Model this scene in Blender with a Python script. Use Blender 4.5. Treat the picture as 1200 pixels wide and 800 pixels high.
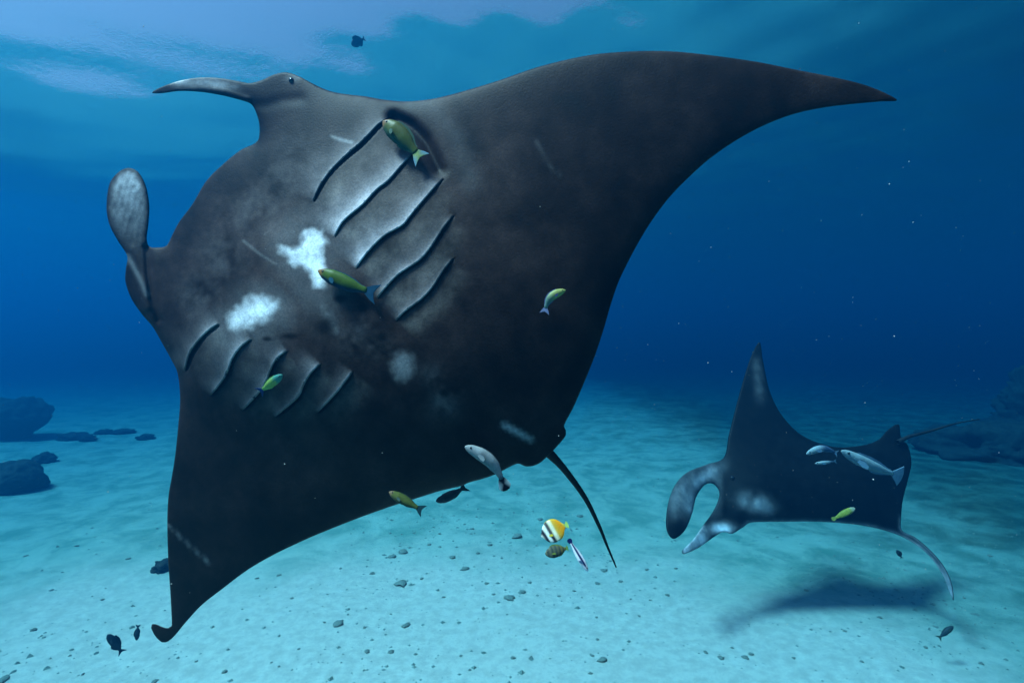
import bpy, math, random
import numpy as np
from mathutils import Vector, noise
scene = bpy.context.scene
for o in list(bpy.data.objects): bpy.data.objects.remove(o)

# ------------------------------------------------------------ camera, light, exposure
CAM_Z = 3.0
F = 600.0
cam = bpy.data.cameras.new('camera'); cam.lens = 18.0; cam.sensor_width = 36.0
cam.clip_start = 0.05; cam.clip_end = 2000
cam_ob = bpy.data.objects.new('camera', cam); scene.collection.objects.link(cam_ob)
cam_ob.location = (0, 0, CAM_Z); cam_ob.rotation_euler = (math.radians(90), 0, 0)
scene.camera = cam_ob
scene.render.resolution_x, scene.render.resolution_y = 1024, 682

TO_SUN = Vector((-0.50, -0.17, 0.95)).normalized()
elev = math.asin(TO_SUN.z); azim = math.atan2(TO_SUN.x, TO_SUN.y)
world = bpy.data.worlds.new('World'); scene.world = world; world.use_nodes = True
nt = world.node_tree
sky = nt.nodes.new('ShaderNodeTexSky'); sky.sky_type = 'NISHITA'; sky.sun_disc = False
sky.dust_density = 4.0; sky.sun_elevation = elev; sky.sun_rotation = azim
bg = nt.nodes['Background']; bg.inputs['Strength'].default_value = 0.07
nt.links.new(sky.outputs[0], bg.inputs[0])
sun = bpy.data.lights.new('sun', 'SUN'); sun.energy = 5.0; sun.angle = math.radians(13)   # spread by the rippled surface; sun.color = (1.0, 0.93, 0.82)
sun_ob = bpy.data.objects.new('sun', sun); scene.collection.objects.link(sun_ob)
sun_ob.rotation_euler = (-TO_SUN).to_track_quat('-Z', 'Y').to_euler()
vs = scene.view_settings; vs.view_transform = 'Standard'; vs.look = 'None'; vs.gamma = 1.0
vs.exposure = 1.32
cy = scene.cycles
cy.use_denoising = True; cy.volume_bounces = 0; cy.max_bounces = 6; cy.diffuse_bounces = 2; cy.glossy_bounces = 2
cy.transparent_max_bounces = 8; cy.sample_clamp_indirect = 4.0; cy.caustics_reflective = False; cy.caustics_refractive = False

def link(o): scene.collection.objects.link(o); return o
def mesh_obj(name, verts, faces, mat=None, parent=None, smooth=True):
    me = bpy.data.meshes.new(name)
    me.from_pydata(verts, [], faces); me.update()
    if smooth: me.shade_smooth()
    if mat: me.materials.append(mat)
    o = link(bpy.data.objects.new(name, me))
    if parent: o.parent = parent
    return o
def tag(o, label=None, cat=None, group=None, kind=None):
    if label: o['label'] = label
    if cat: o['category'] = cat
    if group: o['group'] = group
    if kind: o['kind'] = kind
    return o

# ------------------------------------------------------------ water
SURF_Z = CAM_Z + 3.4
def graded(n, near, far):
    t = np.linspace(-1, 1, n); b = 5.0
    g = np.sinh(b * t) / math.sinh(b)
    return near * t + (far - near) * g
def swell(x, y):
    # one broad swell leaning towards the left, with short wind ripples on it
    a = math.radians(-49.85); u = (x + 4.30) * math.sin(a) + (y - 4.09) * math.cos(a); v = (x + 4.30) * math.cos(a) - (y - 4.09) * math.sin(a)
    h = -0.416 * u * np.exp(-u * u / (2 * 3.88 ** 2) - v * v / (2 * 3.56 ** 2))
    g = np.exp(-(x * x + y * y) / 500.0)
    for (az, lam, amp, ph) in WAVES:
        k = 2 * math.pi / lam
        h = h + g * amp * np.sin(k * (x * math.sin(math.radians(az)) + y * math.cos(math.radians(az))) + ph + 0.8 * np.sin(0.7 * x - 0.5 * y + az))
    return h
WAVES = [(20, 3.1, 0.016, 1.0), (-65, 2.1, 0.014, 2.0), (-15, 1.25, 0.010, 0.5), (55, 0.85, 0.007, 0.0), (-40, 0.6, 0.004, 1.3)]
def grid_mesh(name, xs, ys, z, mat):
    nx, ny = len(xs), len(ys)
    X, Y = np.meshgrid(xs, ys)
    co = np.stack([X, Y, z], -1).reshape(-1, 3)
    i = np.arange((nx - 1) * (ny - 1)); r = i // (nx - 1); c = i % (nx - 1)
    a = r * nx + c
    quads = np.stack([a, a + 1, a + nx + 1, a + nx], -1)
    return mesh_obj(name, co.tolist(), quads.tolist(), mat)
def new_mat(name):
    m = bpy.data.materials.new(name); m.use_nodes = True
    return m, m.node_tree, m.node_tree.nodes, m.node_tree.links
m, t, N, L = new_mat('water_surface')
N.remove(N['Principled BSDF'])
fr = N.new('ShaderNodeFresnel'); fr.inputs['IOR'].default_value = 1.33
tr = N.new('ShaderNodeBsdfTransparent'); gl = N.new('ShaderNodeBsdfGlossy'); gl.inputs['Roughness'].default_value = 0.28
mx = N.new('ShaderNodeMixShader')
tcw = N.new('ShaderNodeTexCoord'); nw = N.new('ShaderNodeTexNoise'); nw.inputs['Scale'].default_value = 2.2; nw.inputs['Detail'].default_value = 7; nw.inputs['Roughness'].default_value = 0.62
bw = N.new('ShaderNodeBump'); bw.inputs['Strength'].default_value = 1.0; bw.inputs['Distance'].default_value = 0.006
L.new(tcw.outputs['Object'], nw.inputs['Vector']); L.new(nw.outputs['Fac'], bw.inputs['Height'])
L.new(bw.outputs[0], fr.inputs['Normal']); L.new(bw.outputs[0], gl.inputs['Normal'])
L.new(fr.outputs[0], mx.inputs[0]); L.new(tr.outputs[0], mx.inputs[1]); L.new(gl.outputs[0], mx.inputs[2])
L.new(mx.outputs[0], N['Material Output'].inputs['Surface'])
xs = graded(421, 14, 170); ys = graded(421, 14, 170)
X, Y = np.meshgrid(xs, ys)
fall = 1.0
ws = grid_mesh('water_surface', xs, ys, SURF_Z + swell(X, Y), m)
tag(ws, kind='structure')

m, t, N, L = new_mat('sea_water')
N.remove(N['Principled BSDF'])
pv = N.new('ShaderNodeVolumePrincipled')
SIG_S = (0.0003, 0.0175, 0.048); SIG_A = (0.175, 0.066, 0.017)
D = 0.5
c = [s / D for s in SIG_S]
ab = [(1 - a / (D * (1 - k))) ** 2 for a, k in zip(SIG_A, c)]
pv.inputs['Color'].default_value = (*c, 1); pv.inputs['Absorption Color'].default_value = (*ab, 1)
pv.inputs['Density'].default_value = D; pv.inputs['Anisotropy'].default_value = 0.65
L.new(pv.outputs[0], N['Material Output'].inputs['Volume'])
# closed body of water whose lid follows the swell just under the surface sheet
hn = 161; hx_ = graded(hn, 14, 160); X, Y = np.meshgrid(hx_, hx_)
top = np.stack([X, Y, SURF_Z - 0.12 + swell(X, Y)], -1).reshape(-1, 3)
corner = [(-160, -160, -1.5), (160, -160, -1.5), (160, 160, -1.5), (-160, 160, -1.5)]
i_ = np.arange((hn - 1) ** 2); a_ = (i_ // (hn - 1)) * hn + i_ % (hn - 1)
hf = np.stack([a_, a_ + 1, a_ + hn + 1, a_ + hn], -1).tolist()
n_ = hn * hn; row = lambda r: [r * hn + k for k in range(hn)]; colm = lambda k: [r * hn + k for r in range(hn)]
hf += [[n_ + 3, n_ + 2, n_ + 1, n_], row(0)[::-1] + [n_, n_ + 1], colm(hn - 1)[::-1] + [n_ + 1, n_ + 2], row(hn - 1) + [n_ + 2, n_ + 3], colm(0) + [n_ + 3, n_]]
hz = mesh_obj('haze', top.tolist() + corner, hf, m, smooth=False)
tag(hz, kind='stuff')

# ------------------------------------------------------------ shared helpers
rng = np.random.default_rng(7)
random.seed(7)
def ray(px, py, d):
    """point at distance d ahead of the camera on the line of sight of photo pixel (px, py)"""
    return np.stack([(np.asarray(px) - 600.0) / F * d, np.asarray(d) + 0 * np.asarray(px), CAM_Z + (400.0 - np.asarray(py)) / F * d], -1)
def ground_d(py): return CAM_Z * F / (py - 400.0)
def sstep(a, b, x):
    t = np.clip((x - a) / (b - a), 0, 1); return t * t * (3 - 2 * t)
def set_pigment(o, cols):
    me = o.data; at = me.color_attributes.new('pigment', 'FLOAT_COLOR', 'POINT')
    c = np.ones((len(me.vertices), 4), np.float32); c[:, :3] = cols
    at.data.foreach_set('color', c.ravel())
def smooth_poly(pts, step=3.0, closed=True):
    """Catmull-Rom through pts, resampled about every `step` pixels"""
    P = np.array(pts, float); n = len(P); out = []
    for i in range(n if closed else n - 1):
        if closed: p0, p1, p2, p3 = P[i - 1], P[i], P[(i + 1) % n], P[(i + 2) % n]
        else: p0, p1, p2, p3 = P[max(i - 1, 0)], P[i], P[i + 1], P[min(i + 2, n - 1)]
        k = max(1, int(np.linalg.norm(p2 - p1) / step))
        for t in np.arange(k) / k:
            m1, m2 = (p2 - p0) * .5, (p3 - p1) * .5
            d1 = np.linalg.norm(p2 - p1)
            for mm in (m1, m2):
                l = np.linalg.norm(mm)
                if l > d1: mm *= d1 / l
            out.append((2*t**3 - 3*t**2 + 1) * p1 + (t**3 - 2*t**2 + t) * m1 + (-2*t**3 + 3*t**2) * p2 + (t**3 - t**2) * m2)
    if not closed: out.append(P[-1])
    return np.array(out)
def inside(P, poly):
    x, y = P[:, 0], P[:, 1]; r = np.zeros(len(P), bool)
    a = poly; b = np.roll(poly, -1, 0)
    for (x1, y1), (x2, y2) in zip(a, b):
        if y1 == y2: continue
        c = ((y1 > y) != (y2 > y)) & (x < (x2 - x1) * (y - y1) / (y2 - y1) + x1)
        r ^= c
    return r
def seg_dist(P, line, closed=False):
    """distance, signed side (>0 right-hand of travel in image), arc parameter 0..1"""
    L_ = np.vstack([line, line[:1]]) if closed else line
    best = np.full(len(P), 1e9); side = np.zeros(len(P)); par = np.zeros(len(P))
    ln = np.linalg.norm(np.diff(L_, axis=0), axis=1); cum = np.concatenate([[0], np.cumsum(ln)])
    for i in range(len(L_) - 1):
        a, d = L_[i], L_[i + 1] - L_[i]; q = P - a
        t = np.clip((q @ d) / (d @ d + 1e-12), 0, 1)
        e = q - t[:, None] * d; dd = np.hypot(e[:, 0], e[:, 1])
        m_ = dd < best
        best[m_] = dd[m_]; side[m_] = np.sign(d[0] * q[m_, 1] - d[1] * q[m_, 0]); par[m_] = (cum[i] + t[m_] * ln[i]) / cum[-1]
    return best, side, par
def fnoise(P, scale, seed=0):
    return np.array([noise.noise(Vector((x * scale + seed, y * scale - seed, seed * 1.7))) for x, y in P])

class Slab:
    """Animal body: outline, inner points, inflated thickness (Poisson membrane)."""
    def __init__(self, outline, step, fine=None, fine_step=2.0, extra=(), ostep=2.5, lines=()):
        self.out = smooth_poly(outline, ostep); o = self.out
        x0, y0 = o.min(0) - 6; x1, y1 = o.max(0) + 6
        g = 2.5
        gx = np.arange(x0, x1, g); gy = np.arange(y0, y1, g); GX, GY = np.meshgrid(gx, gy)
        M = inside(np.stack([GX.ravel(), GY.ravel()], -1), o).reshape(GX.shape)
        u = np.zeros(GX.shape); par = (np.indices(GX.shape).sum(0) & 1).astype(bool); w = 1.93
        for it in range(500):
            for c in (par, ~par):
                v = np.zeros_like(u)
                v[1:-1, 1:-1] = .25 * (u[:-2, 1:-1] + u[2:, 1:-1] + u[1:-1, :-2] + u[1:-1, 2:] + g * g)
                mm = M & c; u[mm] += w * (v[mm] - u[mm])
        self.gx, self.gy, self.g, self.u = x0, y0, g, u
        def hexgrid(x0, y0, x1, y1, s):
            r = []
            for j, y in enumerate(np.arange(y0, y1, s * .866)):
                xs = np.arange(x0 + (j & 1) * s / 2, x1, s); r.append(np.stack([xs, np.full_like(xs, y)], -1))
            return np.vstack(r)
        P = hexgrid(x0, y0, x1, y1, step)
        if fine:
            fx0, fy0, fx1, fy1 = fine
            inb = (P[:, 0] > fx0) & (P[:, 0] < fx1) & (P[:, 1] > fy0) & (P[:, 1] < fy1)
            P = np.vstack([P[~inb], hexgrid(fx0, fy0, fx1, fy1, fine_step)])
        tn = np.roll(o, -1, 0) - np.roll(o, 1, 0); tn /= np.linalg.norm(tn, axis=1)[:, None] + 1e-9
        nr = np.stack([-tn[:, 1], tn[:, 0]], -1)
        rings = [o + nr * k * s for k in (1.2, 3.0) for s in (1, -1)]
        for l in lines: P = P[seg_dist(P, l)[0] > 2.0]
        P = np.vstack([P, *rings, *extra])
        P = P[inside(P, o)]
        d, _, _ = seg_dist(P, o, True)
        keep = d > 0.9; P = P[keep]
        allp = [Vector(p) for p in o] + [Vector(p) for p in P]
        n = len(o)
        from mathutils.geometry import delaunay_2d_cdt
        v, e, f, *_ = delaunay_2d_cdt(allp, [(i, (i + 1) % n) for i in range(n)], [list(range(n))], 1, 1e-4)
        self.P = np.array([(a.x, a.y) for a in v]); F_ = np.array([list(t_) for t_ in f])
        a, b, c = self.P[F_[:, 0]], self.P[F_[:, 1]], self.P[F_[:, 2]]
        ar = (b[:, 0] - a[:, 0]) * (c[:, 1] - a[:, 1]) - (b[:, 1] - a[:, 1]) * (c[:, 0] - a[:, 0])
        F_[ar < 0] = F_[ar < 0][:, ::-1]
        self.F = F_
        d, _, _ = seg_dist(self.P, o, True)
        self.edge = d < 0.05
        self.d = d
        self.h = self.inflate(self.P); self.h[self.edge] = 0
    def inflate(self, P):
        fx = (P[:, 0] - self.gx) / self.g; fy = (P[:, 1] - self.gy) / self.g
        i = np.clip(fx.astype(int), 0, self.u.shape[1] - 2); j = np.clip(fy.astype(int), 0, self.u.shape[0] - 2)
        a, b = fx - i, fy - j; u = self.u
        r = u[j, i] * (1 - a) * (1 - b) + u[j, i + 1] * a * (1 - b) + u[j + 1, i] * (1 - a) * b + u[j + 1, i + 1] * a * b
        return np.sqrt(np.maximum(r, 0))
    def build(self, near, far):
        """near / far: distance of the two skins at every point; shared along the outline"""
        n = len(self.P)
        V = ray(self.P[:, 0], self.P[:, 1], near)
        inner = np.where(~self.edge)[0]; mp = np.arange(n); mp[inner] = n + np.arange(len(inner))
        V2 = ray(self.P[inner, 0], self.P[inner, 1], far[inner])
        back = mp[self.F][:, ::-1]
        f0 = self.F            # image y is down, so this order faces the camera once unprojected? checked below
        a, b, c = V[f0[:, 0]], V[f0[:, 1]], V[f0[:, 2]]
        nrm = np.cross(b - a, c - a).sum(0)
        if nrm[1] > 0: f0 = f0[:, ::-1]; back = back[:, ::-1]
        return np.vstack([V, V2]), np.vstack([f0, back]), inner

def tube(path, rad, seg=10):
    path = np.array(path, float); V = []; Fc = []
    n = len(path)
    for i in range(n):
        t_ = Vector(path[min(i + 1, n - 1)] - path[max(i - 1, 0)]).normalized()
        a = t_.cross(Vector((0.3, 1, 0.2))).normalized(); b = t_.cross(a)
        for k in range(seg):
            w = 2 * math.pi * k / seg
            V.append(Vector(path[i]) + (a * math.cos(w) + b * math.sin(w)) * rad[i])
    for i in range(n - 1):
        for k in range(seg):
            k2 = (k + 1) % seg
            Fc.append((i * seg + k, i * seg + k2, (i + 1) * seg + k2, (i + 1) * seg + k))
    V.append(Vector(path[-1])); e = len(V) - 1
    for k in range(seg): Fc.append(((n - 1) * seg + k, (n - 1) * seg + (k + 1) % seg, e))
    return [tuple(v) for v in V], Fc
def uv_ball(c, r, nu=14, nv=9, sq=(1, 1, 1)):
    V = []; Fc = []
    for j in range(nv + 1):
        ph = math.pi * j / nv
        for i in range(nu):
            th = 2 * math.pi * i / nu
            V.append((c[0] + r * sq[0] * math.sin(ph) * math.cos(th), c[1] + r * sq[1] * math.sin(ph) * math.sin(th), c[2] + r * sq[2] * math.cos(ph)))
    for j in range(nv):
        for i in range(nu):
            i2 = (i + 1) % nu
            Fc.append((j * nu + i, (j + 1) * nu + i, (j + 1) * nu + i2, j * nu + i2))
    return V, Fc
def empty(name, loc):
    o = link(bpy.data.objects.new(name, None)); o.location = loc; o.empty_display_size = 0.05
    return o
def child(name, verts, faces, mat, root, cols=None, smooth=True):
    l = np.array(root.location)
    o = mesh_obj(name, [tuple(np.array(v) - l) for v in verts], faces, mat, root, smooth)
    if cols is not None: set_pigment(o, cols)
    return o

# ------------------------------------------------------------ materials
def node(N, typ, **kw):
    n = N.new(typ)
    for k, v in kw.items():
        if k in n.inputs.keys(): n.inputs[k].default_value = v
        else: setattr(n, k, v)
    return n
def skin_material(name, rough=0.5, mott=(0.45, 1.7), bump=0.2, scale=9.0, spec=0.08):
    m, t, N, L = new_mat(name); b = N['Principled BSDF']
    at = node(N, 'ShaderNodeAttribute', attribute_name='pigment')
    tc = N.new('ShaderNodeTexCoord')
    n1 = node(N, 'ShaderNodeTexNoise', Scale=scale, Detail=8.0, Roughness=0.65)
    n2 = node(N, 'ShaderNodeTexNoise', Scale=scale * 22, Detail=3.0, Roughness=0.6)
    L.new(tc.outputs['Object'], n1.inputs['Vector']); L.new(tc.outputs['Object'], n2.inputs['Vector'])
    mr = node(N, 'ShaderNodeMapRange'); mr.inputs['From Min'].default_value = .3; mr.inputs['From Max'].default_value = .72
    mr.inputs['To Min'].default_value, mr.inputs['To Max'].default_value = mott
    L.new(n1.outputs['Fac'], mr.inputs['Value'])
    mr2 = node(N, 'ShaderNodeMapRange'); mr2.inputs['From Min'].default_value = .3; mr2.inputs['From Max'].default_value = .75
    mr2.inputs['To Min'].default_value, mr2.inputs['To Max'].default_value = .8, 1.3
    L.new(n2.outputs['Fac'], mr2.inputs['Value'])
    mu = node(N, 'ShaderNodeMath', operation='MULTIPLY'); L.new(mr.outputs[0], mu.inputs[0]); L.new(mr2.outputs[0], mu.inputs[1])
    vm = node(N, 'ShaderNodeVectorMath', operation='SCALE'); L.new(at.outputs['Color'], vm.inputs[0]); L.new(mu.outputs[0], vm.inputs['Scale'])
    L.new(vm.outputs[0], b.inputs['Base Color'])
    bp = node(N, 'ShaderNodeBump', Strength=bump, Distance=0.004); L.new(n2.outputs['Fac'], bp.inputs['Height']); L.new(bp.outputs[0], b.inputs['Normal'])
    b.inputs['Roughness'].default_value = rough; b.inputs['Specular IOR Level'].default_value = spec
    return m
MANTA = skin_material('manta_skin', 0.55)
FISH = skin_material('fish_skin', 0.4, (0.8, 1.2), 0.1, 40.0)
m, t, N, L = new_mat('eye_black'); EYE = m
N['Principled BSDF'].inputs['Base Color'].default_value = (.008, .008, .01, 1); N['Principled BSDF'].inputs['Roughness'].default_value = .15

# ------------------------------------------------------------ seabed
m, t, N, L = new_mat('sand')
b = N['Principled BSDF']; b.inputs['Roughness'].default_value = 0.95; b.inputs['Specular IOR Level'].default_value = 0.1
tc = N.new('ShaderNodeTexCoord')
def rampn(src, a, b_, lo=0.0, hi=1.0):
    r = node(N, 'ShaderNodeMapRange'); r.interpolation_type = 'SMOOTHSTEP'
    r.inputs['From Min'].default_value = a; r.inputs['From Max'].default_value = b_
    r.inputs['To Min'].default_value = lo; r.inputs['To Max'].default_value = hi
    L.new(src, r.inputs['Value']); return r.outputs[0]
def mathn(op, a, b_):
    r = node(N, 'ShaderNodeMath', operation=op)
    for i, q in enumerate((a, b_)):
        if hasattr(q, 'links'): L.new(q, r.inputs[i])
        else: r.inputs[i].default_value = q
    return r.outputs[0]
def mixc(f, a, b_):
    r = node(N, 'ShaderNodeMix', data_type='RGBA')
    L.new(f, r.inputs['Factor'])
    for i, q in ((6, a), (7, b_)):
        if hasattr(q, 'links'): L.new(q, r.inputs[i])
        else: r.inputs[i].default_value = (*q, 1)
    return r.outputs[2]
def noisen(scale, detail=6.0, rough=.6, dist=0.0):
    n = node(N, 'ShaderNodeTexNoise', Scale=scale, Detail=detail, Roughness=rough, Distortion=dist)
    L.new(tc.outputs['Object'], n.inputs['Vector']); return n.outputs['Fac']
big = noisen(.35, 5, .6); mid = noisen(1.6, 8, .68, .4); fine = noisen(9.0, 8, .75); grain = noisen(60.0, 4, .7)
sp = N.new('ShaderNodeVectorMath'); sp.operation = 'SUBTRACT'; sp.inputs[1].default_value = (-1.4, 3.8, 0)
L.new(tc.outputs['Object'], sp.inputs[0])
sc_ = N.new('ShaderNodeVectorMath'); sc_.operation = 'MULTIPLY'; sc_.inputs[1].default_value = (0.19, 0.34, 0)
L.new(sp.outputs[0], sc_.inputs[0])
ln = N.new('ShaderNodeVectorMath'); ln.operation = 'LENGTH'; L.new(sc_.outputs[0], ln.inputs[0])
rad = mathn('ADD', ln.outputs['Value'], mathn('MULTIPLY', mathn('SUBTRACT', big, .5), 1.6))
off_patch = rampn(rad, .75, 1.6)                       # darker, greener sand away from the pale patch
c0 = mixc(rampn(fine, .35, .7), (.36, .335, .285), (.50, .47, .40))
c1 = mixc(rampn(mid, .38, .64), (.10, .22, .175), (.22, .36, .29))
col = mixc(mathn('MULTIPLY', off_patch, rampn(mid, .25, .62, 1.0, .72)), c0, c1)
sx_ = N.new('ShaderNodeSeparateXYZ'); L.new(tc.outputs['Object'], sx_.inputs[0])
right_dim = rampn(mathn('ADD', sx_.outputs[0], mathn('MULTIPLY', mathn('SUBTRACT', big, .5), 8.0)), 3.2, 9.0)   # seabed colour darkened to the right, dimming that side and its mirror image
col = mixc(right_dim, col, mixc(rampn(mid, .38, .64), (.018, .055, .046), (.055, .13, .105)))
spot = mathn('MULTIPLY', rampn(fine, .57, .66), rampn(big, .42, .60))
col = mixc(mathn('MULTIPLY', spot, .45), col, (.10, .12, .09))
col = mixc(rampn(grain, .62, .75, 0, .35), col, (.22, .21, .17))
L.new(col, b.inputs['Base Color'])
hsum = mathn('ADD', mathn('MULTIPLY', mid, 1.0), mathn('MULTIPLY', fine, .35))
bp = node(N, 'ShaderNodeBump', Strength=.22, Distance=.05); L.new(hsum, bp.inputs['Height']); L.new(bp.outputs[0], b.inputs['Normal'])
def bed_z(x, y):
    return 0.04 * np.sin(x * .5 + .3 * y) + .03 * np.sin(y * .7 - x * .4) + .01 * np.sin(2.3 * x + 1.1 * y + 1.0)
sx = graded(401, 16, 158); sy = graded(401, 16, 158)
X, Y = np.meshgrid(sx, sy)
Z = bed_z(X, Y)
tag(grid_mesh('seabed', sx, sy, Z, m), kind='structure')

# ------------------------------------------------------------ big manta ray
OUT1 = [(178,109),(187,103),(210,95),(235,91),(260,92),(280,95.5),(293,97.5),(307,94),(320,88),(335,85),(350,89.5),(370,100),(387,107),(405,110.5),
 (427,113),(450,117),(477,119),(507,116),(540,108),(583,95),(633,78),(690,65),(740,60.5),(787,60.5),(833,65),(887,72.7),(933,82),(983,92),(1020,102),(1051,117),
 (1033,119),(1000,122),(967,126),(933,133),(900,145),(867,162),(833,185),(807,208),(783,233),(763,260),(750,281),(737,305),(725,330),(716,356),(707,387),(697,417),
 (685,447),(672,477),(664,492),(661,499),(663,504),(663,510),(657,518),(649,527),(643,533),(633,542),(623,546),(615,546),(607,543),(595,548),(582,555),(565,561),
 (550,565),(541,569),(528,572),(512,576),(490,583),(460,592.5),(422,606),(380,622.5),(360,631),(322,649),(290,667.5),(260,690),(237,708),(220,726),(205,744),
 (197,751),(190,752),(182,745),(177,735),(178,731),(183,731),(190,734),(197,735.5),(201,733),(201,720),(199,685),(197,655),(196,610),(197.5,580),(201,560),(205,535),
 (209,497),(211,467),(208,437),(200,420),(190,402),(179,383),(167,369),(154,350),(147,330),(147.5,315),(149,300),(138,282),(129,265),(125,247),(126,227),(130,212),
 (140,201),(150,197),(160,200),(167,209),(172,222),(175,242),(174,262),(172,280),(175,289),(184,290),(195,288),(202,275),(210,260),(225,240),(242,212),(262,192),
 (282,176),(297,169),(303,163),(304,147),(300,132),(294,122),(280,117),(260,112),(235,108),(210,107),(190,109.5)]
GILLS = [  # travel from the midline end outward; the raised flap lies on the head side
 ([(367,237),(374,220),(388,200),(408,180),(420,170),(433,157),(445,145),(460,137)], 4.2, .026, .55),
 ([(392,278),(402,260),(425,240),(442,222),(455,212),(470,195),(483,181)], 2.0, .020, 1.0),
 ([(417,315),(430,297),(450,277),(472,264),(482,252),(492,240),(512,217),(520,209)], 1.8, .020, .9),
 ([(442,350),(450,340),(467,322),(492,305),(505,290),(520,267),(532,252)], 1.7, .020, .55),
 ([(464,376),(475,365),(495,350),(507,337),(520,317),(532,302)], 1.2, .016, .45),
 ([(257,379),(245,387),(232,400),(222,415),(217,435)], 5.5, .028, .5),
 ([(295,397),(282,407),(272,422),(265,440),(247,464)], 3.0, .022, .7),
 ([(337,411),(325,420),(317,435),(311,450),(300,465),(284,481)], 2.0, .020, .6),
 ([(376,426),(365,437),(357,450),(350,465),(322,489)], 1.7, .020, .5),
 ([(414,435),(405,447),(395,460),(372,484)], 1.3, .016, .4)]
gl_lines = [smooth_poly(g_[0], 3.0, False) for g_ in GILLS]
extra = []
for l in gl_lines:
    tn = np.gradient(l, axis=0); tn /= np.linalg.norm(tn, axis=1)[:, None]; nr = np.stack([-tn[:, 1], tn[:, 0]], -1)
    for k in (-.45, .45, 2.0, -2.0): extra.append(smooth_poly(l + nr * k, 1.6, False))
S1 = Slab(OUT1, 5.0, (120, 80, 560, 500), 2.1, extra, lines=gl_lines)
P = S1.P; px, py = P[:, 0], P[:, 1]
e1 = np.array([.886, .463]); e2 = np.array([.463, -.886]); c0_ = np.array([430., 400.])
KB = .58        # about 2.4 m from wing tip to wing tip
def big_depth(P):
    """distance of the body's mid-surface"""
    q = P - c0_; a = q @ e1; bb = q @ e2
    d = 2.32 - .00075 * q[:, 0]
    d = d + .34 * (np.clip(-bb - 60, 0, None) / 400) ** 2 - .10 * (np.clip(bb - 100, 0, None) / 500) ** 2
    return d * KB
def big_relief(P, h):
    q = P - c0_; a = q @ e1; bb = q @ e2
    mpp = .0038
    k = .13 * np.ones(len(P))
    fin = np.maximum(sstep(320, 285, P[:, 0]) * sstep(170, 150, P[:, 1]), sstep(190, 178, P[:, 0]) * sstep(400, 370, P[:, 1]) * sstep(180, 200, P[:, 1]))
    k = k + .07 * fin
    hb = k * h * mpp
    body = np.exp(-(bb / 150) ** 2) * sstep(-300, -120, a) * sstep(300, 40, a)
    near = hb + .15 * body * sstep(0, 70, h)
    # two swollen gill baskets either side of the keel
    for cx, cy, r1, r2 in ((452, 258, 120, 85), (318, 435, 95, 60)):
        qq = P - np.array([cx, cy]); g_ = np.exp(-((qq @ e1) / r1) ** 2 - ((qq @ e2) / r2) ** 2)
        near = near + .05 * g_ * sstep(0, 60, h)
    far = hb * 1.2 + .22 * body * sstep(0, 70, h)
    return near * KB, far * KB
D0 = big_depth(P); nr_, fr_ = big_relief(P, S1.h)
# creases: cephalic fin roots, throat fold
relief = np.zeros(len(P))
for line, w, dp in (([(296,124),(312,124),(330,118),(352,116)], 7, .006), ([(172,290),(174,320),(178,350),(186,375)], 4, .02), ([(155,292),(160,310),(168,335),(172,360)], 5, -.010),
                    ([(195,108),(235,104),(262,107),(290,116)], 3, -.006)):
    dd, sd, t_ = seg_dist(P, np.array(line, float))
    relief -= dp * np.exp(-(dd / w) ** 2)
pg = np.zeros((len(P), 3))
tone = .0065 + 0 * px
q = P - c0_; a_ = q @ e1; b_ = q @ e2
tone += .009 * np.exp(-((px - 380) / 170) ** 2 - ((py - 300) / 130) ** 2)
tone += .007 * np.exp(-((px - 560) / 60) ** 2 - ((py - 190) / 90) ** 2)
n1 = fnoise(P, .012, 3.0); n2 = fnoise(P, .045, 9.0); n3 = fnoise(P, .16, 5.0)
tone *= np.clip(1 + .8 * n1 + .55 * n2 + .35 * n3, .2, 3)
warm = np.zeros(len(P))
cav = np.zeros(len(P)); rimw = np.zeros(len(P))
for (pts, wd, dep, pale), l in zip(GILLS, gl_lines):
    dd, sd, t_ = seg_dist(P, l)
    fade = np.clip(np.minimum(t_ / .10, (1 - t_) / .10), 0, 1) ** .7
    upper = l[0][1] < 378 and l[0][0] > 300
    s_ = sd * dd * (1 if upper else -1)      # >0 towards the tail
    onl = dd < 70
    endd = (t_ <= .001) | (t_ >= .999)
    end = np.exp(-(np.where(endd, dd, 0) / 3.0) ** 2)
    flap = np.where(s_ <= 0, np.exp(s_ / 13.0), 0) * fade * end
    prof = np.interp(t_, [0, .15, .5, .85, 1], [.35, .6, .8, .9, .4]) * (1 + .25 * np.sin(t_ * 9 + wd * 5))
    w_ = .62 * wd * prof
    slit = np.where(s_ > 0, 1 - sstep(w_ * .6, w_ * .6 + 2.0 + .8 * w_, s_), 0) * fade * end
    relief += .009 * flap - dep * 1.0 * slit
    rim = np.where(s_ <= 0, np.exp(-(s_ / 3.0) ** 2), 0) * fade * end
    halo = np.where(s_ <= 0, np.exp(s_ / 11.0), 0) * fade * end * np.interp(t_, [0, .2, .6, 1], [1, 1, .6, .2])
    rimw = np.maximum(rimw, (.10 * rim * np.interp(t_, [0, .7, 1], [1, .8, .6]) * (1 + .5 * n3) + .62 * halo * pale * pale * (1.0 if upper else .9) * (1 + .5 * n2)))
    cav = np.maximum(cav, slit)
    fl = np.where(s_ > 0, np.exp(-((s_ - 16) / 12) ** 2), 0) * fade * end
    warm += .075 * fl * (1 if upper else .6) * np.interp(t_, [0, .25, 1], [1.0, .6, .15]) * (1 + .6 * n2 + .4 * n3)
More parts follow.
